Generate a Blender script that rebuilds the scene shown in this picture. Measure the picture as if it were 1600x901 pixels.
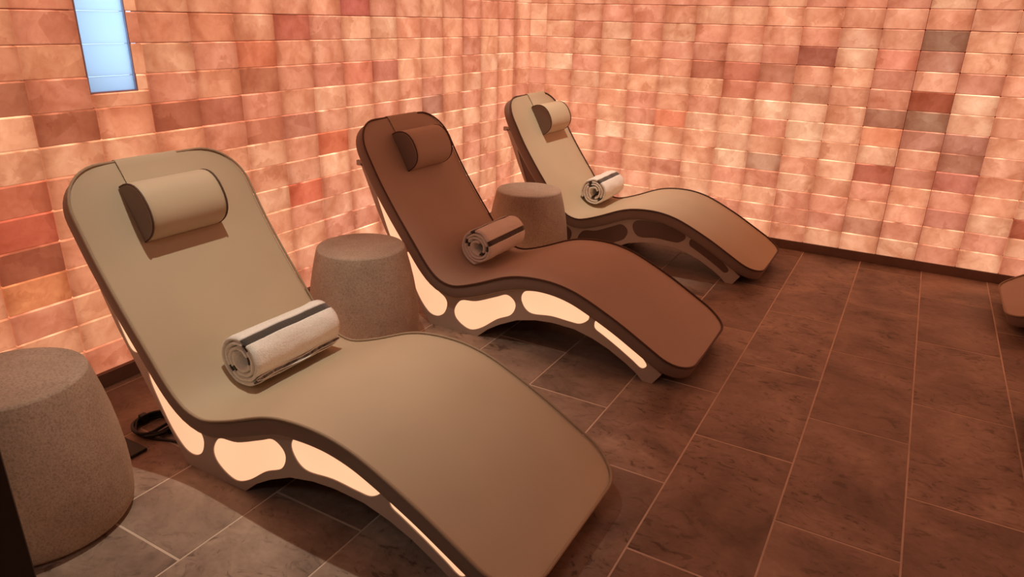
import bpy, bmesh, math, random
from mathutils import Vector, Matrix
from mathutils.noise import noise as mnoise
random.seed(7)
scene = bpy.context.scene
for o in list(bpy.data.objects):
    bpy.data.objects.remove(o)
COL = scene.collection

# ------------------------------------------------------------------ camera
F_PX, YAW, PITCH, ROLL = 1089.5, -0.51135, 0.37071, 0.02511
CAM = Vector((2.3352, -4.3195, 1.2656))
fw = Vector((math.cos(PITCH)*math.sin(YAW), math.cos(PITCH)*math.cos(YAW), -math.sin(PITCH)))
r0 = Vector((math.cos(YAW), -math.sin(YAW), 0))
u0 = r0.cross(fw)
rt = math.cos(ROLL)*r0 + math.sin(ROLL)*u0
up = -math.sin(ROLL)*r0 + math.cos(ROLL)*u0
cam_data = bpy.data.cameras.new('camera')
cam_data.sensor_width = 36.0
cam_data.lens = F_PX*36.0/1600.0
cam_data.clip_start = 0.02
cam = bpy.data.objects.new('camera', cam_data)
COL.objects.link(cam)
M = Matrix((rt, up, -fw)).transposed().to_4x4()
M.translation = CAM
cam.matrix_world = M
scene.camera = cam

# ------------------------------------------------------------------ world, exposure
world = bpy.data.worlds.new('sky')
scene.world = world
world.use_nodes = True
bg = world.node_tree.nodes['Background']
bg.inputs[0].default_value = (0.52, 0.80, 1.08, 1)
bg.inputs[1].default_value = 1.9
vs = scene.view_settings
vs.view_transform = 'Standard'
vs.look = 'None'
vs.exposure = 0.0
vs.gamma = 1.0
vs.use_curve_mapping = False

WALL_GLOW = 0.93          # strength of the light behind the salt bricks
SPOT_POWER = 85.0         # recessed ceiling spots
PATCH_SPOT_POWER = 135.0
FILL_PANEL_POWER = 7.0
CEIL = 2.42
ROOM_X = 4.74
FRONT_Y = -4.0
BACK_Y = -6.2


def lamp_spot(name, loc, aim, power, colour, angle, blend, radius):
    d = bpy.data.lights.new(name, 'SPOT')
    d.energy = power
    d.color = colour
    d.spot_size = math.radians(angle)
    d.spot_blend = blend
    d.shadow_soft_size = radius
    o = bpy.data.objects.new(name, d)
    o.rotation_euler = (Vector(aim) - Vector(loc)).to_track_quat('-Z', 'Y').to_euler()
    return o


# ------------------------------------------------------------------ colour and material helpers
def lin(r, g, b):
    f = lambda c: (c/255/12.92) if c/255 <= 0.04045 else ((c/255 + 0.055)/1.055)**2.4
    return (f(r), f(g), f(b), 1.0)


class NT:
    def __init__(self, name):
        self.m = bpy.data.materials.new(name)
        self.m.use_nodes = True
        self.t = self.m.node_tree
        self.b = self.t.nodes['Principled BSDF']
        self.out = self.t.nodes['Material Output']

    def n(self, typ, **kw):
        nd = self.t.nodes.new(typ)
        for k, v in kw.items():
            if k in nd.inputs:
                nd.inputs[k].default_value = v
            else:
                setattr(nd, k, v)
        return nd

    def l(self, a, b):
        self.t.links.new(a, b)

    def math(self, op, a, b=None, c=None, clamp=False):
        nd = self.t.nodes.new('ShaderNodeMath')
        nd.operation = op
        nd.use_clamp = clamp
        for i, v in enumerate((a, b, c)):
            if v is None:
                continue
            if isinstance(v, (int, float)):
                nd.inputs[i].default_value = v
            else:
                self.l(v, nd.inputs[i])
        return nd.outputs[0]

    def ramp(self, fac, stops):
        nd = self.t.nodes.new('ShaderNodeValToRGB')
        cr = nd.color_ramp
        while len(cr.elements) > 1:
            cr.elements.remove(cr.elements[-1])
        cr.elements[0].position = stops[0][0]
        cr.elements[0].color = stops[0][1]
        for p, c in stops[1:]:
            e = cr.elements.new(p)
            e.color = c
        self.l(fac, nd.inputs[0])
        return nd.outputs[0]

    def mul(self, c1, c2, fac=1.0, mode='MULTIPLY'):
        nd = self.t.nodes.new('ShaderNodeMix')
        nd.data_type = 'RGBA'
        nd.blend_type = mode
        nd.inputs[0].default_value = fac if isinstance(fac, (int, float)) else 1
        if not isinstance(fac, (int, float)):
            self.l(fac, nd.inputs[0])
        for v, i in ((c1, 6), (c2, 7)):
            if isinstance(v, tuple):
                nd.inputs[i].default_value = v
            else:
                self.l(v, nd.inputs[i])
        return nd.outputs[2]

    def noise(self, vec, scale, detail=3.0, rough=0.55, dist=0.0):
        nd = self.n('ShaderNodeTexNoise', Scale=scale, Detail=detail, Roughness=rough, Distortion=dist)
        self.l(vec, nd.inputs['Vector'])
        return nd.outputs['Fac']

    def bump(self, h, strength, distance):
        nd = self.n('ShaderNodeBump', Strength=strength, Distance=distance)
        self.l(h, nd.inputs['Height'])
        self.l(nd.outputs[0], self.b.inputs['Normal'])

    def objvec(self, shift=True, scale=(1, 1, 1)):
        tc = self.n('ShaderNodeTexCoord')
        mp = self.n('ShaderNodeMapping')
        mp.inputs['Scale'].default_value = scale
        if shift:
            oi = self.n('ShaderNodeObjectInfo')
            k = self.math('MULTIPLY', oi.outputs['Random'], 73.0)
            add = self.n('ShaderNodeVectorMath', operation='ADD')
            self.l(tc.outputs['Object'], add.inputs[0])
            self.l(k, add.inputs[1])
            self.l(add.outputs[0], mp.inputs['Vector'])
        else:
            self.l(tc.outputs['Object'], mp.inputs['Vector'])
        return mp.outputs[0]


def plain(name, col, rough=0.6, metal=0.0, bump=None, var=0.0, vscale=6.0, spec=0.5):
    N = NT(name)
    N.b.inputs['Roughness'].default_value = rough
    N.b.inputs['Metallic'].default_value = metal
    N.b.inputs['Specular IOR Level'].default_value = spec
    v = N.objvec()
    nz = N.noise(v, vscale, 4)
    a = 1 - var
    c = N.ramp(nz, [(0.25, (a, a, a, 1)), (0.75, (1 + var*0.4,)*3 + (1,))])
    N.l(N.mul(col, c), N.b.inputs['Base Color'])
    if bump:
        N.bump(N.noise(v, bump[0], 3), bump[1], bump[2])
    return N.m


# ---- back-lit salt brick: the block's own tint comes from the object colour
def salt_material(name, joined=False, gain=0.92):
    N = NT(name)
    v = N.objvec(shift=not joined)
    n1 = N.noise(v, 8.0, 2, 0.5, 0.7)
    n2 = N.noise(v, 30.0, 3, 0.6, 1.5)
    cloud = N.ramp(n1, [(0.30, (0.80, 0.70, 0.65, 1)), (0.48, (0.97, 0.97, 0.97, 1)), (0.62, (1.07, 1.12, 1.15, 1)), (0.78, (1.18, 1.40, 1.50, 1))])
    fine = N.ramp(n2, [(0.34, (0.93, 0.90, 0.88, 1)), (0.5, (1, 1, 1, 1)), (0.70, (1.05, 1.09, 1.11, 1))])
    if joined:
        g = N.n('ShaderNodeNewGeometry')
        tint = N.ramp(g.outputs['Random Per Island'], [(0.0, lin(205, 120, 92)), (0.35, lin(236, 150, 112)), (1.0, lin(246, 172, 130))])
        c = N.mul(tint, cloud)
    else:
        tint = N.n('ShaderNodeObjectInfo').outputs['Color']
        # crystal faces inside the block
        vo = N.n('ShaderNodeTexVoronoi', Scale=13.0)
        vm = N.n('ShaderNodeVectorMath', operation='MULTIPLY_ADD')
        N.l(n2, vm.inputs[0])
        vm.inputs[1].default_value = (0.05, 0.05, 0.05)
        N.l(v, vm.inputs[2])
        N.l(vm.outputs[0], vo.inputs['Vector'])
        sc = N.n('ShaderNodeSeparateColor')
        N.l(vo.outputs['Color'], sc.inputs[0])
        facet = N.ramp(sc.outputs[0], [(0.0, (0.84, 0.78, 0.75, 1)), (0.35, (1, 1, 1, 1)), (1.0, (1.08, 1.13, 1.15, 1))])
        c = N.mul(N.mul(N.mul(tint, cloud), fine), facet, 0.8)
        # uneven backlight put into the glow colour: darker towards the upright edges
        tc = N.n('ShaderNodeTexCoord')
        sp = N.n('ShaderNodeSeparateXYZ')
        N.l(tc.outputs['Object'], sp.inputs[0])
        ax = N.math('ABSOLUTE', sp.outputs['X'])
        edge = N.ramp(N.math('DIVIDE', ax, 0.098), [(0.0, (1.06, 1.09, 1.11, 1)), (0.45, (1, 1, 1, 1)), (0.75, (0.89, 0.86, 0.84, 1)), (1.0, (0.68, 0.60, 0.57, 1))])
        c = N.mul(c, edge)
        # leaking light painted in: brighter glow on upper bed faces, dimmer on undersides
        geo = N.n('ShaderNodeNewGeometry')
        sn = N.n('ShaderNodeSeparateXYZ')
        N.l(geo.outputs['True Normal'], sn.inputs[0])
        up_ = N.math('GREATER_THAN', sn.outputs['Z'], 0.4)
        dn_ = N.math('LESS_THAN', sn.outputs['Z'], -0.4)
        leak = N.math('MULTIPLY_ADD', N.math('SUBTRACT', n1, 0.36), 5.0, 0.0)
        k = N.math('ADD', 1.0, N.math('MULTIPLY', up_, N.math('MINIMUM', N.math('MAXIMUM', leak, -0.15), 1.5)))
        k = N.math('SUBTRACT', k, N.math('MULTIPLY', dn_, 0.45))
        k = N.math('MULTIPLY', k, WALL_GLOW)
        N.l(k, N.b.inputs['Emission Strength'])
    if joined:
        N.b.inputs['Emission Strength'].default_value = WALL_GLOW*gain
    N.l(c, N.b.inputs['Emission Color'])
    N.b.inputs['Base Color'].default_value = lin(128, 84, 68)
    N.b.inputs['Roughness'].default_value = 0.5
    N.m.cycles.emission_sampling = 'NONE'      # broad emitter, found by the bounces themselves
    return N.m


MAT = {}
MAT['salt'] = salt_material('backlit_salt')
MAT['salt_joined'] = salt_material('backlit_salt_joined', True)
MAT['salt_joined_dim'] = salt_material('backlit_salt_far_wall', True, 0.6)
MAT['wall_back'] = plain('salt_wall_backing', lin(120, 62, 42), 0.9)
MAT['plinth'] = plain('dark_plinth', lin(140, 112, 96), 0.55, var=0.25, vscale=12)
MAT['plaster'] = plain('warm_plaster', lin(120, 92, 76), 0.9, bump=(60, 0.2, 0.002), var=0.06)
MAT['ceiling'] = plain('ceiling_paint', lin(228, 214, 200), 0.9)
MAT['dark_metal'] = plain('dark_metal', lin(40, 30, 26), 0.5, 0.3)
MAT['grout'] = plain('pale_grout', lin(226, 202, 182), 0.9, bump=(90, 0.3, 0.002), var=0.2, vscale=9)


def tile_material():
    N = NT('brown_stone_tile')
    v = N.objvec()
    vx = N.objvec(scale=(1.0, 1.5, 1.0))
    n1 = N.noise(v, 4.0, 4, 0.6, 0.5)
    n2 = N.noise(vx, 15.0, 4, 0.66, 1.6)
    n3 = N.noise(v, 60.0, 2, 0.6, 0.0)
    base = N.ramp(n1, [(0.30, lin(122, 102, 91)), (0.5, lin(158, 134, 118)), (0.70, lin(182, 157, 139))])
    streak = N.ramp(n2, [(0.36, (0.45, 0.42, 0.42, 1)), (0.43, (0.90, 0.90, 0.90, 1)), (0.56, (1, 1, 1, 1)), (0.70, (1.13, 1.13, 1.12, 1))])
    grain = N.ramp(n3, [(0.3, (0.93, 0.93, 0.93, 1)), (0.7, (1.04, 1.04, 1.04, 1))])
    oi = N.n('ShaderNodeObjectInfo')
    var = N.ramp(oi.outputs['Random'], [(0.0, (0.84, 0.82, 0.80, 1)), (1.0, (1.10, 1.10, 1.10, 1))])
    patch = N.ramp(N.noise(v, 2.7, 1), [(0.40, (0.35, 0.35, 0.35, 1)), (0.60, (0.95, 0.95, 0.95, 1))])
    c = N.mul(N.mul(N.mul(base, streak, patch), grain), var)
    N.l(c, N.b.inputs['Base Color'])
    N.b.inputs['Roughness'].default_value = 0.48
    N.b.inputs['Specular IOR Level'].default_value = 0.35
    N.bump(n2, 0.2, 0.003)
    return N.m


MAT['tile'] = tile_material()


def leather(name, col):
    N = NT(name)
    v = N.objvec()
    big = N.noise(v, 3.0, 2)
    fine = N.noise(v, 420.0, 2)
    c = N.ramp(big, [(0.3, (0.95, 0.95, 0.95, 1)), (0.7, (1.03, 1.03, 1.03, 1))])
    N.l(N.mul(col, c), N.b.inputs['Base Color'])
    N.b.inputs['Roughness'].default_value = 0.58
    N.b.inputs['Specular IOR Level'].default_value = 0.35
    N.bump(fine, 0.12, 0.0006)
    return N.m


MAT['leather'] = leather('beige_leather', lin(196, 176, 148))
MAT['leather_brown'] = leather('brown_leather', lin(188, 166, 150))
MAT['piping'] = leather('piping_leather', lin(170, 146, 120))
MAT['piping_dark'] = leather('dark_piping_leather', lin(92, 66, 54))
MAT['shell'] = plain('taupe_lacquer', lin(192, 174, 160), 0.45, var=0.04)
MAT['leather_side'] = leather('taupe_side_leather', lin(138, 118, 106))  # leather darkened to put the mattress sides in shade
MAT['shell_dark'] = plain('dark_lacquer', lin(60, 48, 44), 0.6)
MAT['panel_off'] = plain('smoked_acrylic', lin(110, 84, 72), 0.3)


def lit_acrylic():
    N = NT('lit_acrylic')
    N.b.inputs['Base Color'].default_value = lin(150, 130, 110)
    N.b.inputs['Roughness'].default_value = 0.4
    v = N.objvec(shift=False)
    c = N.ramp(N.noise(v, 3.0, 1), [(0.3, (1.12, 0.54, 0.30, 1)), (0.7, (1.20, 0.63, 0.35, 1))])
    N.l(c, N.b.inputs['Emission Color'])
    N.b.inputs['Emission Strength'].default_value = 0.95
    return N.m


MAT['panel_on'] = lit_acrylic()


def stone_mat():
    N = NT('cast_stone')
    v = N.objvec()
    n1 = N.noise(v, 5.0, 4, 0.6)
    n2 = N.noise(v, 190.0, 3, 0.7)
    c = N.mul(N.ramp(n1, [(0.3, lin(162, 140, 122)), (0.7, lin(188, 165, 145))]),
              N.ramp(n2, [(0.32, (0.66, 0.64, 0.62, 1)), (0.5, (0.98, 0.98, 0.98, 1)), (0.72, (1.16, 1.16, 1.16, 1))]))
    N.l(c, N.b.inputs['Base Color'])
    N.b.inputs['Roughness'].default_value = 0.85
    N.bump(n2, 0.35, 0.003)
    return N.m


MAT['stone'] = stone_mat()


def terry(name, col):
    N = NT(name)
    v = N.objvec()
    f = N.noise(v, 210.0, 3, 0.7)
    g = N.noise(v, 26.0, 3)
    c = N.ramp(f, [(0.3, (0.90, 0.89, 0.88, 1)), (0.6, (1.04, 1.04, 1.04, 1))])
    N.l(N.mul(col, c), N.b.inputs['Base Color'])
    N.b.inputs['Roughness'].default_value = 0.95
    N.b.inputs['Sheen Weight'].default_value = 0.3
    N.bump(N.math('ADD', f, g), 0.6, 0.005)
    return N.m


MAT['terry'] = terry('cream_terry', lin(250, 245, 236))
MAT['stripe'] = terry('charcoal_weave', lin(74, 66, 60))
MAT['rubber'] = plain('black_rubber', lin(24, 24, 26), 0.5)
MAT['trim'] = plain('pale_trim', lin(206, 198, 222), 0.5)


def pane_mat():
    N = NT('window_glass')
    tr = N.n('ShaderNodeBsdfTranslucent')
    tr.inputs[0].default_value = (0.92, 0.95, 0.98, 1)
    gl = N.n('ShaderNodeBsdfGlossy', Roughness=0.3)
    mx = N.n('ShaderNodeMixShader')
    mx.inputs[0].default_value = 0.04
    N.l(tr.outputs[0], mx.inputs[1])
    N.l(gl.outputs[0], mx.inputs[2])
    N.l(mx.outputs[0], N.out.inputs['Surface'])
    return N.m


MAT['pane'] = pane_mat()


def lamp_mat():
    N = NT('lamp_lens')
    N.b.inputs['Emission Color'].default_value = (1, 0.86, 0.66, 1)
    N.b.inputs['Emission Strength'].default_value = 3.0
    return N.m


MAT['lens'] = lamp_mat()


# ------------------------------------------------------------------ mesh helpers
def mk(name, verts, faces, mat, parent=None, smooth=False):
    me = bpy.data.meshes.new(name)
    me.from_pydata([tuple(v) for v in verts], [], faces)
    me.validate()
    bm = bmesh.new()
    bm.from_mesh(me)
    bmesh.ops.recalc_face_normals(bm, faces=bm.faces)
    bm.to_mesh(me)
    bm.free()
    if smooth:
        me.polygons.foreach_set('use_smooth', [True]*len(me.polygons))
    me.materials.append(MAT[mat])
    return link(name, me, parent)


def link(name, me, parent=None, loc=None):
    o = bpy.data.objects.new(name, me)
    COL.objects.link(o)
    if parent is not None:
        o.parent = parent
    if loc is not None:
        o.location = loc
    return o


def empty(name, loc, rz=0.0):
    o = bpy.data.objects.new(name, None)
    o.empty_display_size = 0.1
    o.location = loc
    o.rotation_euler = (0, 0, rz)
    COL.objects.link(o)
    return o


def tag(o, label=None, cat=None, group=None, kind=None):
    if label:
        o['label'] = label
    if cat:
        o['category'] = cat
    if group:
        o['group'] = group
    if kind:
        o['kind'] = kind
    return o


def box_bm(bm, x0, x1, y0, y1, z0, z1):
    vs_ = [bm.verts.new(p) for p in ((x0, y0, z0), (x1, y0, z0), (x1, y1, z0), (x0, y1, z0), (x0, y0, z1), (x1, y0, z1), (x1, y1, z1), (x0, y1, z1))]
    for f in ((0, 3, 2, 1), (4, 5, 6, 7), (0, 1, 5, 4), (1, 2, 6, 5), (2, 3, 7, 6), (3, 0, 4, 7)):
        bm.faces.new([vs_[i] for i in f])


def box_mesh(name, dims, mat, bevel=0.0, seg=1):
    bm = bmesh.new()
    for d in dims:
        box_bm(bm, *d)
    if bevel:
        bmesh.ops.bevel(bm, geom=bm.edges[:], offset=bevel, segments=seg, affect='EDGES', profile=0.5)
    me = bpy.data.meshes.new(name)
    bm.to_mesh(me)
    bm.free()
    me.materials.append(MAT[mat])
    return me


def boxes(name, dims, mat, parent=None, bevel=0.0, seg=1):
    return link(name, box_mesh(name, dims, mat, bevel, seg), parent)


def catmull(pts, n=8, closed=False):
    out = []
    L = len(pts)
    rng = range(L) if closed else range(L - 1)
    for i in rng:
        g = (lambda k: pts[k % L]) if closed else (lambda k: pts[max(0, min(L - 1, k))])
        p0, p1, p2, p3 = g(i - 1), g(i), g(i + 1), g(i + 2)
        for j in range(n):
            t = j/n
            out.append(tuple(0.5*((2*b) + (-a + c)*t + (2*a - 5*b + 4*c - d)*t*t + (-a + 3*b - 3*c + d)*t**3)
                             for a, b, c, d in zip(p0, p1, p2, p3)))
    if not closed:
        out.append(tuple(pts[-1]))
    return out


def tube(name, path, rad, mat, parent=None, seg=8, closed=False):
    P = [Vector(p) for p in path]
    n = len(P)
    verts, faces = [], []
    nrm = None
    for i, p in enumerate(P):
        if closed:
            t = (P[(i + 1) % n] - P[i - 1]).normalized()
        else:
            t = (P[min(i + 1, n - 1)] - P[max(i - 1, 0)]).normalized()
        if nrm is None:
            nrm = t.orthogonal().normalized()
        nrm = (nrm - t*nrm.dot(t)).normalized()
        b = t.cross(nrm)
        for k in range(seg):
            a = 2*math.pi*k/seg
            verts.append(p + rad*(math.cos(a)*nrm + math.sin(a)*b))
    for i in range(n if closed else n - 1):
        j = (i + 1) % n
        for k in range(seg):
            k2 = (k + 1) % seg
            faces.append((i*seg + k, i*seg + k2, j*seg + k2, j*seg + k))
    if not closed:
        faces.append(tuple(range(seg)))
        faces.append(tuple(range((n - 1)*seg, n*seg)))
    return mk(name, verts, faces, mat, parent, True)


def flat_shape(name, loops, y0, y1, mat, parent=None, bevel=0.0):
    """a plate standing in the XZ plane, first loop the outline, others are holes, from y0 to y1"""
    cu = bpy.data.curves.new(name, 'CURVE')
    cu.dimensions = '2D'
    cu.fill_mode = 'BOTH'
    cu.extrude = abs(y1 - y0)/2 - bevel
    cu.bevel_depth = bevel
    cu.bevel_resolution = 1
    for lp in loops:
        sp = cu.splines.new('POLY')
        sp.points.add(len(lp) - 1)
        for q, (x, z) in zip(sp.points, lp):
            q.co = (x, z, 0, 1)
        sp.use_cyclic_u = True
    tmp = bpy.data.objects.new(name, cu)
    COL.objects.link(tmp)
    dg = bpy.context.evaluated_depsgraph_get()
    me = bpy.data.meshes.new_from_object(tmp.evaluated_get(dg))
    bpy.data.objects.remove(tmp)
    bpy.data.curves.remove(cu)
    me.name = name
    ym = (y0 + y1)/2
    me.transform(Matrix(((1, 0, 0, 0), (0, 0, -1, ym), (0, 1, 0, 0), (0, 0, 0, 1))))
    me.materials.clear()
    me.materials.append(MAT[mat])
    return link(name, me, parent)


def copy_tree(o, parent=None):
    c = o.copy()
    COL.objects.link(c)
    c.parent = parent
    for ch in list(o.children):
        copy_tree(ch, c)
    return c


# ================================================================== THE SETTING
# ---- floor: one grout bed and every tile its own piece
TW, TL, TX0, TA, TB = 0.3100, 0.6190, 1.9030, -0.438, -0.745
floor = boxes('floor', [(-0.05, ROOM_X + 0.05, BACK_Y, 0.08, -0.06, -0.0010)], 'grout')
tag(floor, kind='structure')
tile_cache = {}
for n in range(-8, 12):
    xa, xb = TX0 + TW*n, TX0 + TW*(n + 1)
    xa, xb = max(xa, 0.0), min(xb, ROOM_X)
    if xb - xa < 0.01:
        continue
    off = TA if n % 2 == 0 else TB
    for k in range(-2, 12):
        ya, yb = off - TL*(k + 1), off - TL*k
        ya, yb = max(ya, BACK_Y), min(yb, 0.03)
        if yb - ya < 0.02:
            continue
        w, h = round(xb - xa - 0.0054, 4), round(yb - ya - 0.0066, 4)
        key = (w, h)
        if key not in tile_cache:
            tile_cache[key] = box_mesh('tile', [(-w/2, w/2, -h/2, h/2, -0.012, 0.0)], 'tile', 0.0006)
        t = link('tile', tile_cache[key], floor, ((xa + xb)/2, (ya + yb)/2, random.uniform(-0.0003, 0.0003)))

# ---- salt walls
ZB, BH, BW = 0.054, 0.1, 0.1966
OR, OL = 0.117, 0.015
NROW, NROWALL = 16, 23
DEP = 0.04
WIN_Y0, WIN_Y1, WIN_Z0, WIN_Z1 = -2.970, -2.812, 1.006, 1.954  # bounds of the window reflection built into the wall
brick_cache = {}


def brick_mesh(w, h):
    key = (round(w, 3), round(h, 3))
    if key not in brick_cache:
        brick_cache[key] = box_mesh('brick', [(-w/2, w/2, -DEP/2, DEP/2, -h/2, h/2)], 'salt', 0.0028)
    return brick_cache[key]


PAL = [(238, 154, 114), (241, 160, 119), (235, 150, 112), (244, 166, 124), (230, 143, 108), (239, 157, 119), (226, 141, 108), (245, 170, 128)]
BACK_SPECIAL = {(11, 11): (158, 114, 90), (8, 10): (168, 96, 76), (5, 9): (182, 104, 78), (6, 9): (208, 120, 94), (6, 8): (214, 128, 98),
                (11, 8): (164, 84, 60), (10, 7): (176, 116, 90), (11, 7): (168, 120, 94), (11, 10): (196, 128, 102), (10, 10): (232, 140, 110),
                (10, 4): (194, 108, 84), (12, 5): (182, 118, 92), (12, 4): (206, 122, 100), (11, 6): (200, 130, 104), (12, 6): (192, 126, 102),
                (12, 2): (204, 124, 100), (10, 1): (204, 134, 104), (14, 2): (184, 100, 75), (4, 6): (238, 138, 102), (7, 4): (200, 142, 112),
                (0, 9): (250, 186, 146), (2, 5): (252, 190, 150), (8, 6): (252, 190, 150), (6, 4): (250, 186, 146), (7, 7): (250, 184, 144),
                (10, 6): (246, 154, 114), (9, 11): (222, 150, 116), (8, 8): (208, 140, 108), (7, 9): (196, 124, 96), (9, 8): (226, 150, 116)}
LEFT_SPECIAL = {(11, 9): (190, 114, 84), (10, 11): (202, 110, 88), (13, 8): (180, 104, 78), (12, 8): (194, 114, 88), (15, 8): (186, 114, 86),
                (16, 9): (184, 114, 86), (11, 7): (206, 124, 94), (10, 7): (200, 124, 98), (8, 12): (194, 100, 84), (8, 9): (226, 130, 100),
                (9, 6): (226, 120, 86), (5, 7): (192, 130, 106), (10, 4): (224, 114, 84), (16, 4): (172, 96, 70), (16, 6): (206, 116, 86),  # includes a block greyed by a reflection put into its tint
                (16, 5): (210, 106, 80), (7, 9): (206, 124, 100), (3, 10): (210, 134, 106), (9, 9): (214, 130, 102), (11, 10): (222, 126, 92),
                (10, 5): (224, 146, 112), (12, 11): (228, 144, 108), (16, 3): (236, 148, 100)}


def rowz(k):
    return ZB + BH*k, ZB + BH*(k + 1)


def add_brick(parent, side, a0, a1, z0, z1, colour):
    g = 0.0026
    w, h = a1 - a0 - g, z1 - z0 - g
    o = link('brick', brick_mesh(w, h), parent)
    d = random.uniform(-0.0022, 0.0022)
    zc = (z0 + z1)/2
    if side == 'back':
        o.location = ((a0 + a1)/2, DEP/2 + d, zc)
    else:
        o.location = (-DEP/2 + d, -(a0 + a1)/2, zc)
        o.rotation_euler = (0, 0, math.pi/2)
    o.color = lin(*colour)
    return o


def pick():
    c = random.choice(PAL)
    k = random.uniform(0.955, 1.03)
    return (min(255, c[0]*k), c[1]*k*0.995, c[2]*k*0.995)


def special(tab, i, k):
    c = tab.get((i, k))
    return (c[0], c[1]*0.97, c[2]*0.94) if c else pick()


wall_back = boxes('wall_back', [(-0.12, ROOM_X + 0.1, DEP*0.7, 0.12, 0.0, CEIL)], 'wall_back')
tag(wall_back, kind='structure')
rest = bmesh.new()


def rest_brick(bm, side, a0, a1, z0, z1):
    g = 0.0013
    if side == 'back':
        box_bm(bm, a0 + g, a1 - g, 0.0, DEP, z0 + g, z1 - g)
    else:
        box_bm(bm, -DEP, 0.0, -a1 + g, -a0 - g, z0 + g, z1 - g)


def finish_rest(bm, parent, mat='salt_joined'):
    me = bpy.data.meshes.new('brick_field')
    bm.to_mesh(me)
    bm.free()
    me.materials.append(MAT[mat])
    o = link('brick_field', me, parent)
    o['kind'] = 'stuff'
    return o


for i in range(-1, 24):
    a0 = max(0.0, OR + BW*i)
    a1 = min(OR + BW*(i + 1), ROOM_X)
    if a1 - a0 < 0.02:
        continue
    for k in range(NROWALL):
        z0, z1 = rowz(k)
        if i <= 16 and k < NROW:
            add_brick(wall_back, 'back', a0, a1, z0, z1, special(BACK_SPECIAL, i, k))
        else:
            rest_brick(rest, 'back', a0, a1, z0, z1)
finish_rest(rest, wall_back)

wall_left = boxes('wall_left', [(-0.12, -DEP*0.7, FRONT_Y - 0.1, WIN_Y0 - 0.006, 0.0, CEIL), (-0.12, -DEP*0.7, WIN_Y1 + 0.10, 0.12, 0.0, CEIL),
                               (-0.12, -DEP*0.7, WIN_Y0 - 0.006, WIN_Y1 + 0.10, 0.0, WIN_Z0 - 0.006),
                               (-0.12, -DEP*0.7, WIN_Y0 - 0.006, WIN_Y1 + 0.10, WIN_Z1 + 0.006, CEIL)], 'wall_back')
tag(wall_left, kind='structure')
rest = bmesh.new()
for i in range(0, 21):
    a0 = OL + BW*i if i else -DEP
    a1 = min(OL + BW*(i + 1), -FRONT_Y + 0.1)
    if a1 - a0 < 0.02:
        continue
    for k in range(NROWALL):
        z0, z1 = rowz(k)
        single = i <= 17 and k < NROW
        spans = [(a0, a1, z0, z1)]
        if i == 14 and z1 > WIN_Z0 and z0 < WIN_Z1 - 0.001:
            spans = [(a0, -WIN_Y1 - 0.002, z0, z1)]
            if z0 < WIN_Z0:
                spans = [(a0, a1, z0, WIN_Z0 - 0.004), (a0, -WIN_Y1 - 0.002, WIN_Z0 - 0.004, z1)]
        if i == 15 and z1 > WIN_Z0 and z0 < WIN_Z1 - 0.001:
            spans = [(a0 + 0.008, a1, z0, z1)]
        for s in spans:
            if single:
                c = special(LEFT_SPECIAL, i, k)
                if i > 9:      # reflection overlay put into the tint: deeper orange towards the front
                    f = min(1.0, (i - 9)/5)
                    c = (c[0]*(1 - 0.06*f), c[1]*(1 - 0.11*f), c[2]*(1 - 0.15*f))
                add_brick(wall_left, 'left', s[0], s[1], s[2], s[3], c)
            else:
                rest_brick(rest, 'left', *s)
finish_rest(rest, wall_left)

# ---- reflection of a corridor window, built as a narrow opening in the wall
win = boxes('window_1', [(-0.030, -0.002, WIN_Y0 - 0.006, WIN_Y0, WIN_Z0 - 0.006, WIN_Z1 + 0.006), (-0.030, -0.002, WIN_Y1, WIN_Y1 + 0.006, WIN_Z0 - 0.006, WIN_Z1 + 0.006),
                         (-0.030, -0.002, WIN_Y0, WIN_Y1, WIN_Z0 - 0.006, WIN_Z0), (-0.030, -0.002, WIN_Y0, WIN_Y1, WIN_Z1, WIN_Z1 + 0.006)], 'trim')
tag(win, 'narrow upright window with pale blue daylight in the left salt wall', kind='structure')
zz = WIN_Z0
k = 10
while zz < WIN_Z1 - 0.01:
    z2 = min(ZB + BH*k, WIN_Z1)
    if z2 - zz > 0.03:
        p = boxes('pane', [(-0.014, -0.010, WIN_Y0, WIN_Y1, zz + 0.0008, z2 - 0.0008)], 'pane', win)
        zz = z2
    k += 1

# ---- plinths
bb = boxes('baseboard_back', [(0.0, ROOM_X, 0.006, 0.04, 0.0, ZB - 0.001)], 'plinth', None, 0.001)
tag(bb, kind='structure')
bl = boxes('baseboard_left', [(-0.03, 0.012, FRONT_Y, 0.006, 0.0, ZB - 0.001)], 'plinth', None, 0.001)
tag(bl, kind='structure')

# ---- remaining shell: right wall, ceiling, corridor behind the camera
wall_right = boxes('wall_right', [(ROOM_X, ROOM_X + 0.1, BACK_Y, 0.12, 0.0, CEIL)], 'plaster')
tag(wall_right, kind='structure')
rest = bmesh.new()
for i in range(20):
    for k in range(NROWALL):
        z0, z1 = rowz(k)
        box_bm(rest, ROOM_X - DEP, ROOM_X, -BW*(i + 1) + 0.0013, -BW*i - 0.0013, z0 + 0.0013, z1 - 0.0013)
finish_rest(rest, wall_right, 'salt_joined_dim')  # unseen glowing bricks added to brighten the room from the right
tag(boxes('ceiling', [(-0.12, ROOM_X + 0.1, BACK_Y - 0.1, 0.12, CEIL, CEIL + 0.1)], 'ceiling'), kind='structure')
tag(boxes('wall_corridor', [(-0.12, ROOM_X + 0.1, BACK_Y - 0.1, BACK_Y, 0.0, CEIL)], 'plaster'), kind='structure')
tag(boxes('wall_corridor_end', [(-0.12, -0.02, BACK_Y, FRONT_Y - 0.1, 0.0, CEIL)], 'plaster'), kind='structure')
HEAD_Z = 2.06
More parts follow.
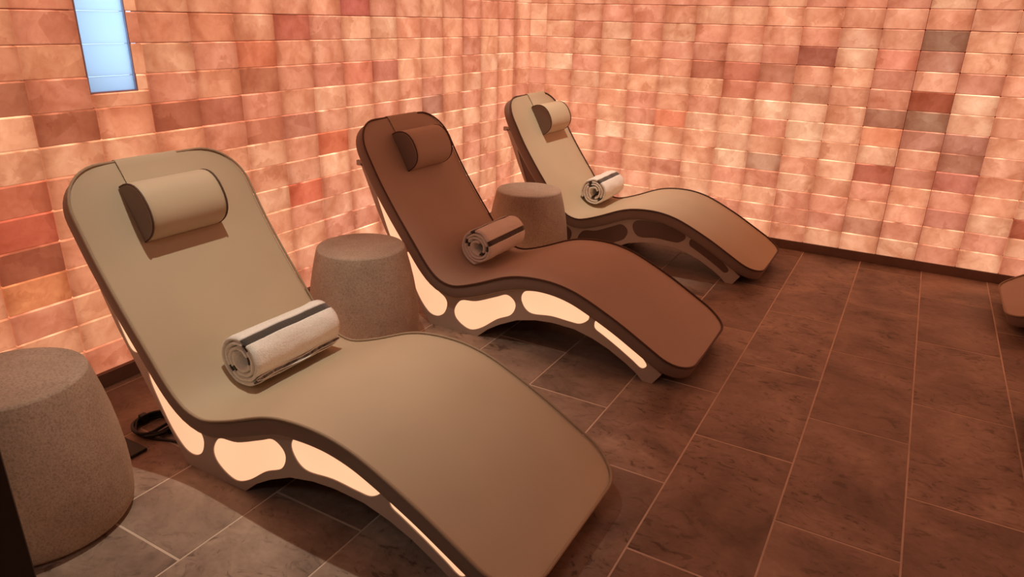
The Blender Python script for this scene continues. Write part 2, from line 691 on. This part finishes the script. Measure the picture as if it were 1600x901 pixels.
tag(boxes('trim_1', [(-0.02, ROOM_X, FRONT_Y - 0.05, FRONT_Y, HEAD_Z, CEIL)], 'plaster'), kind='structure')  # unseen header placed so its lower edge cuts off the corridor spot
tag(boxes('trim_2', [(1.395, 1.452, FRONT_Y - 0.045, FRONT_Y, 0.0, HEAD_Z)], 'dark_metal', None, 0.002), kind='structure')


# ---- recessed ceiling spots
def downlight(loc, aim, power, colour, angle, blend, radius, label):
    root = empty('recessed_spotlight', (loc[0], loc[1], CEIL))
    tag(root, label, 'ceiling light', 'recessed ceiling spotlights')
    seg = 24
    verts, faces = [], []
    for (r, z) in ((0.045, 0.0), (0.047, -0.006), (0.035, -0.008), (0.033, 0.0)):
        for s in range(seg):
            a = 2*math.pi*s/seg
            verts.append((r*math.cos(a), r*math.sin(a), z))
    for i in range(3):
        for s in range(seg):
            s2 = (s + 1) % seg
            faces.append((i*seg + s, i*seg + s2, (i + 1)*seg + s2, (i + 1)*seg + s))
    mk('bezel', verts, faces, 'trim', root, True)
    verts = [(0.033*math.cos(2*math.pi*s/seg), 0.033*math.sin(2*math.pi*s/seg), -0.001) for s in range(seg)]
    mk('lens', verts, [tuple(range(seg))], 'lens', root)
    L = lamp_spot('lamp', (0, 0, 0), Vector(aim) - Vector((loc[0], loc[1], CEIL - 0.012)), power, colour, angle, blend, radius)
    L.parent = root
    L.location = (0, 0, -0.012)
    COL.objects.link(L)


WARM = (1.0, 0.93, 0.76)
downlight((0.90, -2.98), (0.78, -2.98, 0.35), SPOT_POWER*1.05, WARM, 58, 1.0, 0.02, 'recessed spotlight in the ceiling above the nearest lounger by the left wall')
downlight((0.88, -0.66), (0.72, -0.55, 0.35), SPOT_POWER*1.3, WARM, 52, 1.0, 0.02, 'recessed spotlight in the ceiling above the lounger by the back wall')
downlight((0.95, -4.092), (0.8, -3.75, 0.0), PATCH_SPOT_POWER, (1.0, 0.92, 0.64), 100, 0.6, 0.003, 'recessed spotlight in the corridor ceiling outside the glazed front')  # added lamp; its bright strip imitates a reflection on the floor

panel = empty('square_light_panel', (1.9, -5.2, CEIL))  # unseen panel added as neutral fill light
tag(panel, 'flat square light panel in the corridor ceiling behind the viewer', 'ceiling light')
boxes('housing', [(-0.32, 0.32, -0.32, 0.32, -0.012, -0.0005)], 'trim', panel, 0.002)
pd = bpy.data.lights.new('panel_lamp', 'AREA')
pd.shape = 'SQUARE'
pd.size = 0.6
pd.energy = FILL_PANEL_POWER
pd.color = (1.0, 0.95, 0.86)
po = bpy.data.objects.new('panel_lamp', pd)
COL.objects.link(po)
po.parent = panel
po.location = (0, 0, -0.02)

# ================================================================== LOUNGERS
XO = 1.0       # lounger origin sits at x = 1.0 of the measured profile
PROFILE = [(0.292, 0.838), (0.320, 0.796), (0.360, 0.730), (0.428, 0.607), (0.507, 0.489), (0.589, 0.378), (0.655, 0.290), (0.706, 0.241), (0.755, 0.220),
           (0.812, 0.220), (0.910, 0.252), (1.040, 0.305), (1.132, 0.325), (1.236, 0.328), (1.327, 0.313), (1.410, 0.283), (1.530, 0.226), (1.625, 0.173),
           (1.700, 0.130), (1.755, 0.101), (1.806, 0.081)]
PROFILE = [(x - XO, z) for x, z in PROFILE]
THICK = 0.058
HALF = 0.30
dense = catmull(PROFILE, 24)
cum = [0.0]
for a, b in zip(dense, dense[1:]):
    cum.append(cum[-1] + math.hypot(b[0] - a[0], b[1] - a[1]))
SLEN = cum[-1]


def prof(s):
    """point and upward normal (x,z) at arc length s; extended straight past both ends"""
    s2 = min(max(s, 0.0), SLEN)
    lo, hi = 0, len(cum) - 1
    while hi - lo > 1:
        m = (lo + hi)//2
        if cum[m] <= s2:
            lo = m
        else:
            hi = m
    t = (s2 - cum[lo])/(cum[hi] - cum[lo])
    p = [dense[lo][i] + (dense[hi][i] - dense[lo][i])*t for i in (0, 1)]
    a, b = dense[max(lo - 6, 0)], dense[min(hi + 6, len(dense) - 1)]
    tx, tz = b[0] - a[0], b[1] - a[1]
    L = math.hypot(tx, tz)
    tx, tz = tx/L, tz/L
    e = s - s2
    return (p[0] + tx*e, p[1] + tz*e), (-tz, tx), (tx, tz)


R_HEAD, R_FOOT = 0.140, 0.125


def half_width(s):
    w = HALF
    if s < R_HEAD:
        d = R_HEAD - s
        w = HALF - R_HEAD + math.sqrt(max(0.0, R_HEAD**2 - d*d))
    if SLEN - s < R_FOOT:
        d = R_FOOT - (SLEN - s)
        w = HALF - R_FOOT + math.sqrt(max(0.0, R_FOOT**2 - d*d))
    return w


def stations():
    st = []
    for i in range(0, 11):
        st.append(R_HEAD*(1 - math.cos(math.pi/2*i/10)))
    n = 70
    for i in range(1, n):
        st.append(R_HEAD + (SLEN - R_HEAD - R_FOOT)*i/n)
    for i in range(0, 11):
        st.append(SLEN - R_FOOT + R_FOOT*math.sin(math.pi/2*i/10))
    return st


def make_mattress(root, mat, pipemat):
    st = stations()
    verts, faces = [], []
    rr = 0.012
    nt = 9
    rings = []
    extra = [(-0.006, -0.012), (-0.001, -0.004)]
    seq = [(st[0], -0.010, 0.010)] + [(s, 0.0, 0.0) for s in st[1:-1]] + [(st[-1], -0.010, 0.010)]
    for s, dt, ins in seq:
        (px, pz), (nx, nz), _ = prof(s)
        w = half_width(s) - ins
        ring = []
        topc = []
        # top, then near side, bottom, far side
        for i in range(nt):
            u = -1 + 2*i/(nt - 1)
            crown = 0.006*(1 - u**4)
            topc.append((u*(w - rr), dt + crown - 0.004))
        ring += topc
        ring += [(w - rr*0.3, dt - rr*0.3), (w, dt - rr), (w + 0.001, -THICK*0.5), (w, -THICK + rr - dt), (w - rr*0.3, -THICK + rr*0.3 - dt)]
        for i in range(5):
            u = 1 - 2*i/4
            ring.append((u*(w - rr), -THICK - dt))
        ring += [(-w + rr*0.3, -THICK + rr*0.3 - dt), (-w, -THICK + rr - dt), (-w - 0.001, -THICK*0.5), (-w, dt - rr), (-w + rr*0.3, dt - rr*0.3)]
        idx = []
        for (yy, hh) in ring:
            idx.append(len(verts))
            verts.append((px + nx*hh, yy, pz + nz*hh))
        rings.append(idx)
    m = len(rings[0])
    for a, b in zip(rings, rings[1:]):
        for i in range(m):
            j = (i + 1) % m
            faces.append((a[i], a[j], b[j], b[i]))
    faces.append(tuple(rings[0]))
    faces.append(tuple(rings[-1]))
    mt = mk('mattress', verts, faces, mat, root, True)
    mt.data.materials.append(MAT['leather_side'])  # shade on the sides comes from a darker leather
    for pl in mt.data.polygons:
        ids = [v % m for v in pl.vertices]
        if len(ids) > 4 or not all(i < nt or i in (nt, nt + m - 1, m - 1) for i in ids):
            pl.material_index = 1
    path = []
    for s in st:
        (px, pz), (nx, nz), _ = prof(s)
        path.append((px - nx*0.001, half_width(s) + 0.001, pz - nz*0.001))
    for s in reversed(st):
        (px, pz), (nx, nz), _ = prof(s)
        path.append((px - nx*0.001, -half_width(s) - 0.001, pz - nz*0.001))
    tube('piping', path, 0.0042, pipemat, mt, 6, True)
    return mt


OUT_BOTTOM = [(0.296, 0.668), (0.330, 0.590), (0.375, 0.480), (0.420, 0.385), (0.500, 0.250), (0.580, 0.115), (0.648, 0.0), (0.895, 0.0),
              (0.945, 0.044), (1.002, 0.080), (1.085, 0.120), (1.170, 0.140), (1.245, 0.147), (1.340, 0.143), (1.419, 0.123), (1.487, 0.096),
              (1.556, 0.058), (1.602, 0.028), (1.632, 0.0), (1.668, 0.0), (1.700, 0.046)]
CUTS = [
    [(0.372, 0.552), (0.398, 0.520), (0.455, 0.438), (0.512, 0.362), (0.508, 0.332), (0.470, 0.326), (0.444, 0.360), (0.408, 0.450)],
    [(0.536, 0.312), (0.580, 0.270), (0.630, 0.215), (0.690, 0.168), (0.732, 0.140), (0.742, 0.108), (0.725, 0.066), (0.688, 0.044), (0.645, 0.052), (0.600, 0.100), (0.562, 0.170), (0.530, 0.250)],
    [(0.777, 0.093), (0.796, 0.131), (0.824, 0.150), (0.890, 0.160), (0.985, 0.200), (1.034, 0.220), (1.069, 0.203), (1.077, 0.173), (1.054, 0.133), (0.991, 0.100), (0.921, 0.047), (0.867, 0.022), (0.824, 0.030), (0.786, 0.058)],
    [(1.101, 0.226), (1.112, 0.248), (1.133, 0.258), (1.186, 0.264), (1.263, 0.262), (1.335, 0.248), (1.390, 0.226), (1.398, 0.197), (1.364, 0.170), (1.318, 0.168), (1.239, 0.172), (1.159, 0.163), (1.125, 0.174), (1.105, 0.201)],
    [(1.421, 0.175), (1.424, 0.197), (1.443, 0.206), (1.480, 0.192), (1.546, 0.158), (1.598, 0.118), (1.637, 0.080), (1.641, 0.062), (1.620, 0.051), (1.580, 0.076), (1.519, 0.113), (1.457, 0.147), (1.430, 0.161)],
]


def sh(pts):
    return [(x - XO, z) for x, z in pts]


def base_outline(inset=0.0):
    low = sh(OUT_BOTTOM)
    top = []
    for i in range(60):
        s = SLEN*(0.915 - 0.815*i/59)
        (px, pz), (nx, nz), _ = prof(s)
        top.append((px - nx*(THICK + 0.001 + inset), pz - nz*(THICK + 0.001 + inset)))
    return low + top


def make_pillow(root, mat, ya, yb, flat_end=True):
    """D-shaped head bolster lying on the backrest, with a flap over the top edge"""
    s0, s1 = 0.078, 0.258
    (ax, az), (nx, nz), (tx, tz) = prof((s0 + s1)/2)
    half = (s1 - s0)/2
    nseg = 16
    sec = []
    for i in range(nseg + 1):
        a = math.pi*i/nseg
        c, s_ = math.cos(a), math.sin(a)
        sec.append((-half*math.copysign(abs(c)**0.85, c), 0.004 + 0.090*abs(s_)**0.8))
    ys = [ya, ya + 0.006, ya + 0.02] + [ya + 0.02 + (yb - ya - 0.04)*i/6 for i in range(1, 6)] + [yb - 0.02, yb - 0.006, yb]
    verts, faces = [], []
    for q, yv in enumerate(ys):
        k = 0.93 if q in (0, len(ys) - 1) else (0.985 if q in (1, len(ys) - 2) else 1.0)
        for (u, h) in sec:
            u2, h2 = u*k, 0.003 + (h - 0.003)*k
            verts.append((ax + tx*u2 + nx*h2, yv, az + tz*u2 + nz*h2))
    m = len(sec)
    for i in range(len(ys) - 1):
        for j in range(m):
            j2 = (j + 1) % m
            faces.append((i*m + j, i*m + j2, (i + 1)*m + j2, (i + 1)*m + j))
    faces.append(tuple(range(m)))
    faces.append(tuple(range((len(ys) - 1)*m, len(ys)*m)))
    p = mk('head_bolster', verts, faces, mat, root, True)
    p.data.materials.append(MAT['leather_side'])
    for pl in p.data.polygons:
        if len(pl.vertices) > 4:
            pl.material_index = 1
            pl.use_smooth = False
    for yv in (ya + 0.002, yb - 0.002):
        path = [(ax + tx*u*0.965 + nx*(h*0.985 + 0.001), yv, az + tz*u*0.965 + nz*(h*0.985 + 0.001)) for u, h in sec]
        tube('end_piping', path, 0.0032, 'piping_dark', p, 6)
    # flap
    pts = []
    for s in (0.12, 0.09, 0.06, 0.03, 0.012):
        (px, pz), (mx, mz), _ = prof(s)
        pts.append((px + mx*0.0065, pz + mz*0.0065))
    (px, pz), (mx, mz), (ux, uz) = prof(0.0)
    for (du, dn) in ((-0.004, 0.003), (-0.009, -0.010), (-0.009, -0.045), (-0.003, -0.066)):
        pts.append((px + ux*du + mx*dn, pz + uz*du + mz*dn))
    for s in (0.02, 0.06, 0.12, 0.18):
        (qx, qz), (mx, mz), _ = prof(s)
        pts.append((qx - mx*(THICK + 0.005), qz - mz*(THICK + 0.005)))
    pts = catmull(pts, 4)
    th = 0.0028
    verts, faces = [], []
    n = len(pts)
    cc = prof(0.1)
    for i, (x, z) in enumerate(pts):
        a, b = pts[max(i - 1, 0)], pts[min(i + 1, n - 1)]
        dx, dz = b[0] - a[0], b[1] - a[1]
        L = math.hypot(dx, dz) or 1
        ox, oz = dz/L*th, -dx/L*th
        for yv in (ya + 0.03, yb - 0.03):
            verts.append((x, yv, z))
            verts.append((x - ox, yv, z - oz))
    for i in range(n - 1):
        o, q = i*4, i*4 + 4
        faces += [(o, o + 2, q + 2, q), (o + 1, o + 3, q + 3, q + 1), (o, o + 1, q + 1, q), (o + 2, o + 3, q + 3, q + 2)]
    faces += [(0, 1, 3, 2), (4*n - 4, 4*n - 3, 4*n - 1, 4*n - 2)]
    mk('flap', verts, faces, mat, p, False)
    return p


def make_lounger(name_loc, rz, mat, pipemat, lit, pillow, label):
    root = empty('wave_lounger', name_loc, rz)
    tag(root, label, 'lounger', 'wave-shaped loungers of the salt room')
    make_mattress(root, mat, pipemat)
    outline = base_outline()
    body = flat_shape('base_body', [base_outline(0.004)], -0.248, 0.248, 'shell_dark', root)
    for side in (-1, 1):
        ya, yb = sorted((side*0.2495, side*0.2700))
        flat_shape('side_panel', [outline] + [catmull(sh(c), 5, True) for c in CUTS], ya, yb, 'shell', root, 0.0012)
        for c in CUTS:
            ya, yb = sorted((side*0.2500, side*0.2665))
            lp = catmull(sh(c), 5, True)
            lpn = flat_shape('light_panel', [lp], ya, yb, 'panel_on' if lit else 'panel_off', root)
            if lit:
                lpn['label'] = 'glowing cream light panel'
    for side in (-1, 1):
        b = boxes('bracket', [(0.272 - XO, 0.312 - XO, side*0.262 - 0.008, side*0.262 + 0.008, 0.655, 0.678)], 'shell', root, 0.003)
    make_pillow(root, mat, pillow[0], pillow[1])
    return root


L1Y, L2Y, L3Y = -2.995, -1.775, -0.525
make_lounger((XO, L1Y, 0), 0, 'leather', 'piping', True, (-0.145, 0.118), 'olive-beige wave lounger nearest the camera with glowing side panels')
make_lounger((XO, L2Y, 0), 0, 'leather_brown', 'piping_dark', True, (-0.105, 0.165), 'brown wave lounger in the middle of the row with glowing side panels')
make_lounger((XO, L3Y, 0), 0, 'leather', 'piping_dark', False, (-0.06, 0.21), 'beige wave lounger by the back wall with unlit side panels')
make_lounger((2*2.328 - XO, L3Y + 0.03, 0), math.pi, 'leather_brown', 'piping', False, (-0.14, 0.14), 'lounger at the right picture edge by the back wall, only its foot end showing')
make_lounger((2*2.328 - XO, L2Y, 0), math.pi, 'leather_brown', 'piping', False, (-0.14, 0.14), 'lounger at the right picture edge nearer the camera, barely showing')


# ================================================================== STOOLS
def make_stool(loc, label, rz):
    root = empty('drum_stool', loc, rz)
    tag(root, label, 'stool', 'round stone drum stools between the loungers')
    seg = 56
    prof_ = [(0.0, 0.006), (0.19, 0.006), (0.206, 0.010), (0.213, 0.020), (0.217, 0.05), (0.2185, 0.10), (0.216, 0.16), (0.210, 0.22), (0.201, 0.28), (0.190, 0.335),
             (0.178, 0.385), (0.1705, 0.414), (0.1690, 0.4175)]
    verts, faces = [], []
    for (r, z) in prof_[1:]:
        for s in range(seg):
            a = 2*math.pi*s/seg
            verts.append((r*math.cos(a), r*math.sin(a), z))
    n = len(prof_) - 1
    for i in range(n - 1):
        for s in range(seg):
            s2 = (s + 1) % seg
            faces.append((i*seg + s, i*seg + s2, (i + 1)*seg + s2, (i + 1)*seg + s))
    faces.append(tuple(range(seg)))
    faces.append(tuple(range((n - 1)*seg, n*seg)))
    mk('body', verts, faces, 'stone', root, True)
    verts, faces = [], []
    for (r, z) in ((0.1690, 0.4175), (0.1665, 0.4200), (0.150, 0.4205), (0.08, 0.4208)):
        for s in range(seg):
            a = 2*math.pi*s/seg
            verts.append((r*math.cos(a), r*math.sin(a), z))
    for i in range(3):
        for s in range(seg):
            s2 = (s + 1) % seg
            faces.append((i*seg + s, i*seg + s2, (i + 1)*seg + s2, (i + 1)*seg + s))
    faces.append(tuple(range(3*seg, 4*seg)))
    mk('top', verts, faces, 'stone', root, True)
    verts, faces = [], []
    for z in (0.0, 0.007):
        for s in range(seg):
            a = 2*math.pi*s/seg
            verts.append((0.19*math.cos(a), 0.19*math.sin(a), z))
    for s in range(seg):
        s2 = (s + 1) % seg
        faces.append((s, s2, seg + s2, seg + s))
    faces.append(tuple(range(seg)))
    mk('base_ring', verts, faces, 'dark_metal', root)
    return root


make_stool((0.538, -3.615, 0), 'grey stone drum stool cut by the left picture edge', 0.3)
make_stool((0.545, -2.345, 0), 'brown stone drum stool between the nearest and the middle lounger', 1.4)
make_stool((0.625, -1.115, 0), 'stone drum stool between the middle lounger and the one by the back wall', 2.2)


# ================================================================== ROLLED TOWELS
def make_towel(loc, length, phase, rz, label, turns=4.3, stripes=((0.30, 0.34), (0.62, 0.66), (0.86, 0.885)), rad=0.085):
    """axis along local y, spiral roll; stripes given as fractions of the arc length"""
    root = empty('rolled_towel', loc, rz)
    tag(root, label, 'towel', 'rolled striped towels on the loungers')
    N_ = 240
    th = 0.0150
    r_in = 0.010
    amax = turns*2*math.pi
    pts = []
    for i in range(N_ + 1):
        t = i/N_
        a = amax*math.sqrt(t*0.97 + 0.03)
        q = a/amax
        r = r_in + (rad - th/2 - r_in)*q
        r *= 1 + 0.05*math.sin(2.0*a + phase)*(1.15 - q)
        pts.append((a, r))
    yseg = 16

    def seg_mesh(name, i0, i1, mat, parent, thick, inset):
        verts, faces = [], []
        n = i1 - i0 + 1
        for i in range(i0, i1 + 1):
            a, r = pts[i]
            ang = a + phase
            for q in range(yseg + 1):
                y = -length/2 + inset + (length - 2*inset)*q/yseg
                e = abs(2*q/yseg - 1)
                endk = 1.0 if 0 < q < yseg else 0.55
                wob = 0.0035*mnoise(Vector((ang*2.0, y*18, phase))) + 0.004*(1 - i/N_)*e*(1 if q == 0 else 0)
                for sgn in (1, -1):
                    rr = r + wob + sgn*thick/2*endk
                    verts.append((rr*math.cos(ang), y, rr*math.sin(ang)))
        W = (yseg + 1)*2
        for i in range(n - 1):
            for q in range(yseg):
                a0 = i*W + q*2
                b0 = a0 + W
                faces.append((a0, a0 + 2, b0 + 2, b0))
                faces.append((a0 + 1, a0 + 3, b0 + 3, b0 + 1))
            for q in (0, yseg):
                a0 = i*W + q*2
                b0 = a0 + W
                faces.append((a0, a0 + 1, b0 + 1, b0))
        for i in (0, n - 1):
            for q in range(yseg):
                a0 = i*W + q*2
                faces.append((a0, a0 + 1, a0 + 3, a0 + 2))
        return mk(name, verts, faces, mat, parent, True)

    marks = [0] + [int(round(N_*v)) for s in stripes for v in s] + [N_]
    for j, (i0, i1) in enumerate(zip(marks, marks[1:])):
        if j % 2 == 0:
            seg_mesh('terry_cloth', i0, i1, 'terry', root, th, 0.0)
        else:
            seg_mesh('stripe', i0, i1, 'stripe', root, th*0.62, 0.0015)
    # let the roll down until it just touches the mattress
    lift = -1.0
    for ch in root.children:
        for v in ch.data.vertices:
            x, z = loc[0] + v.co.x, v.co.z
            lift = max(lift, top_z(x - XO) + 0.0035 - z)
    root.location.z = lift
    return root


def top_z(x):
    for a, b in zip(dense, dense[1:]):
        if a[0] <= x <= b[0]:
            return a[1] + (b[1] - a[1])*(x - a[0])/(b[0] - a[0])
    return 0.0


TZ = 0.221 + 0.088
TURNS = 4.3


def before_end(*pairs):
    """stripes given in degrees before the loose end of the roll -> fractions along the cloth"""
    out = []
    for d0, d1 in pairs:
        q = [1 - d/(TURNS*360) for d in (d1, d0)]
        out.append(tuple((v*v - 0.03)/0.97 for v in q))
    return sorted(out)


INNER = ((455, 478), (610, 636), (800, 832), (1010, 1050))
make_towel((0.757, L1Y + 0.045, TZ), 0.345, math.radians(-35 - 108), 0.0, 'cream rolled towel with a dark stripe on the nearest lounger', stripes=before_end((0, 15), (246, 268), *INNER))
make_towel((0.757, L2Y + 0.098, TZ), 0.32, math.radians(-95 - 108), 0.0, 'rolled towel with two dark stripes on the middle brown lounger', stripes=before_end((148, 168), (232, 253), *INNER))
make_towel((0.757, L3Y + 0.130, TZ), 0.31, math.radians(-140 - 108), 0.0, 'cream rolled towel with a dark stripe on the lounger by the back wall', stripes=before_end((0, 14), (144, 164), *INNER))

# ================================================================== POWER CORD BY THE NEAREST LOUNGER
cord = empty('coiled_power_cord', (0.395, -3.195, 0.0))
tag(cord, 'coiled black power cord on the floor behind the nearest lounger', 'cord')
path = []
for i in range(150):
    a = i/150*2*math.pi*4.3
    lay = i/150
    path.append(((0.062 + 0.008*math.sin(1.7*a) + 0.006*math.cos(0.6*a))*math.cos(a), (0.060 + 0.007*math.cos(2.1*a))*math.sin(a)*1.05, 0.005 + 0.020*lay + 0.004*math.sin(3.3*a)*lay))
tube('coil', path, 0.0058, 'rubber', cord, 6)
tube('lead', catmull([(-0.02, -0.055, 0.006), (0.04, -0.05, 0.005), (0.10, -0.028, 0.005), (0.16, -0.012, 0.005), (0.222, -0.010, 0.006)], 8), 0.0045, 'rubber', cord, 6)
boxes('tie', [(-0.068, -0.045, -0.012, 0.012, 0.002, 0.034)], 'rubber', cord, 0.004, 2)
fp = boxes('floor_outlet_plate', [(0.335, 0.487, -3.392, -3.285, 0.0006, 0.010)], 'rubber', None, 0.003, 2)
tag(fp, 'dark square plate lying on the floor beside the coiled cord', 'outlet plate')
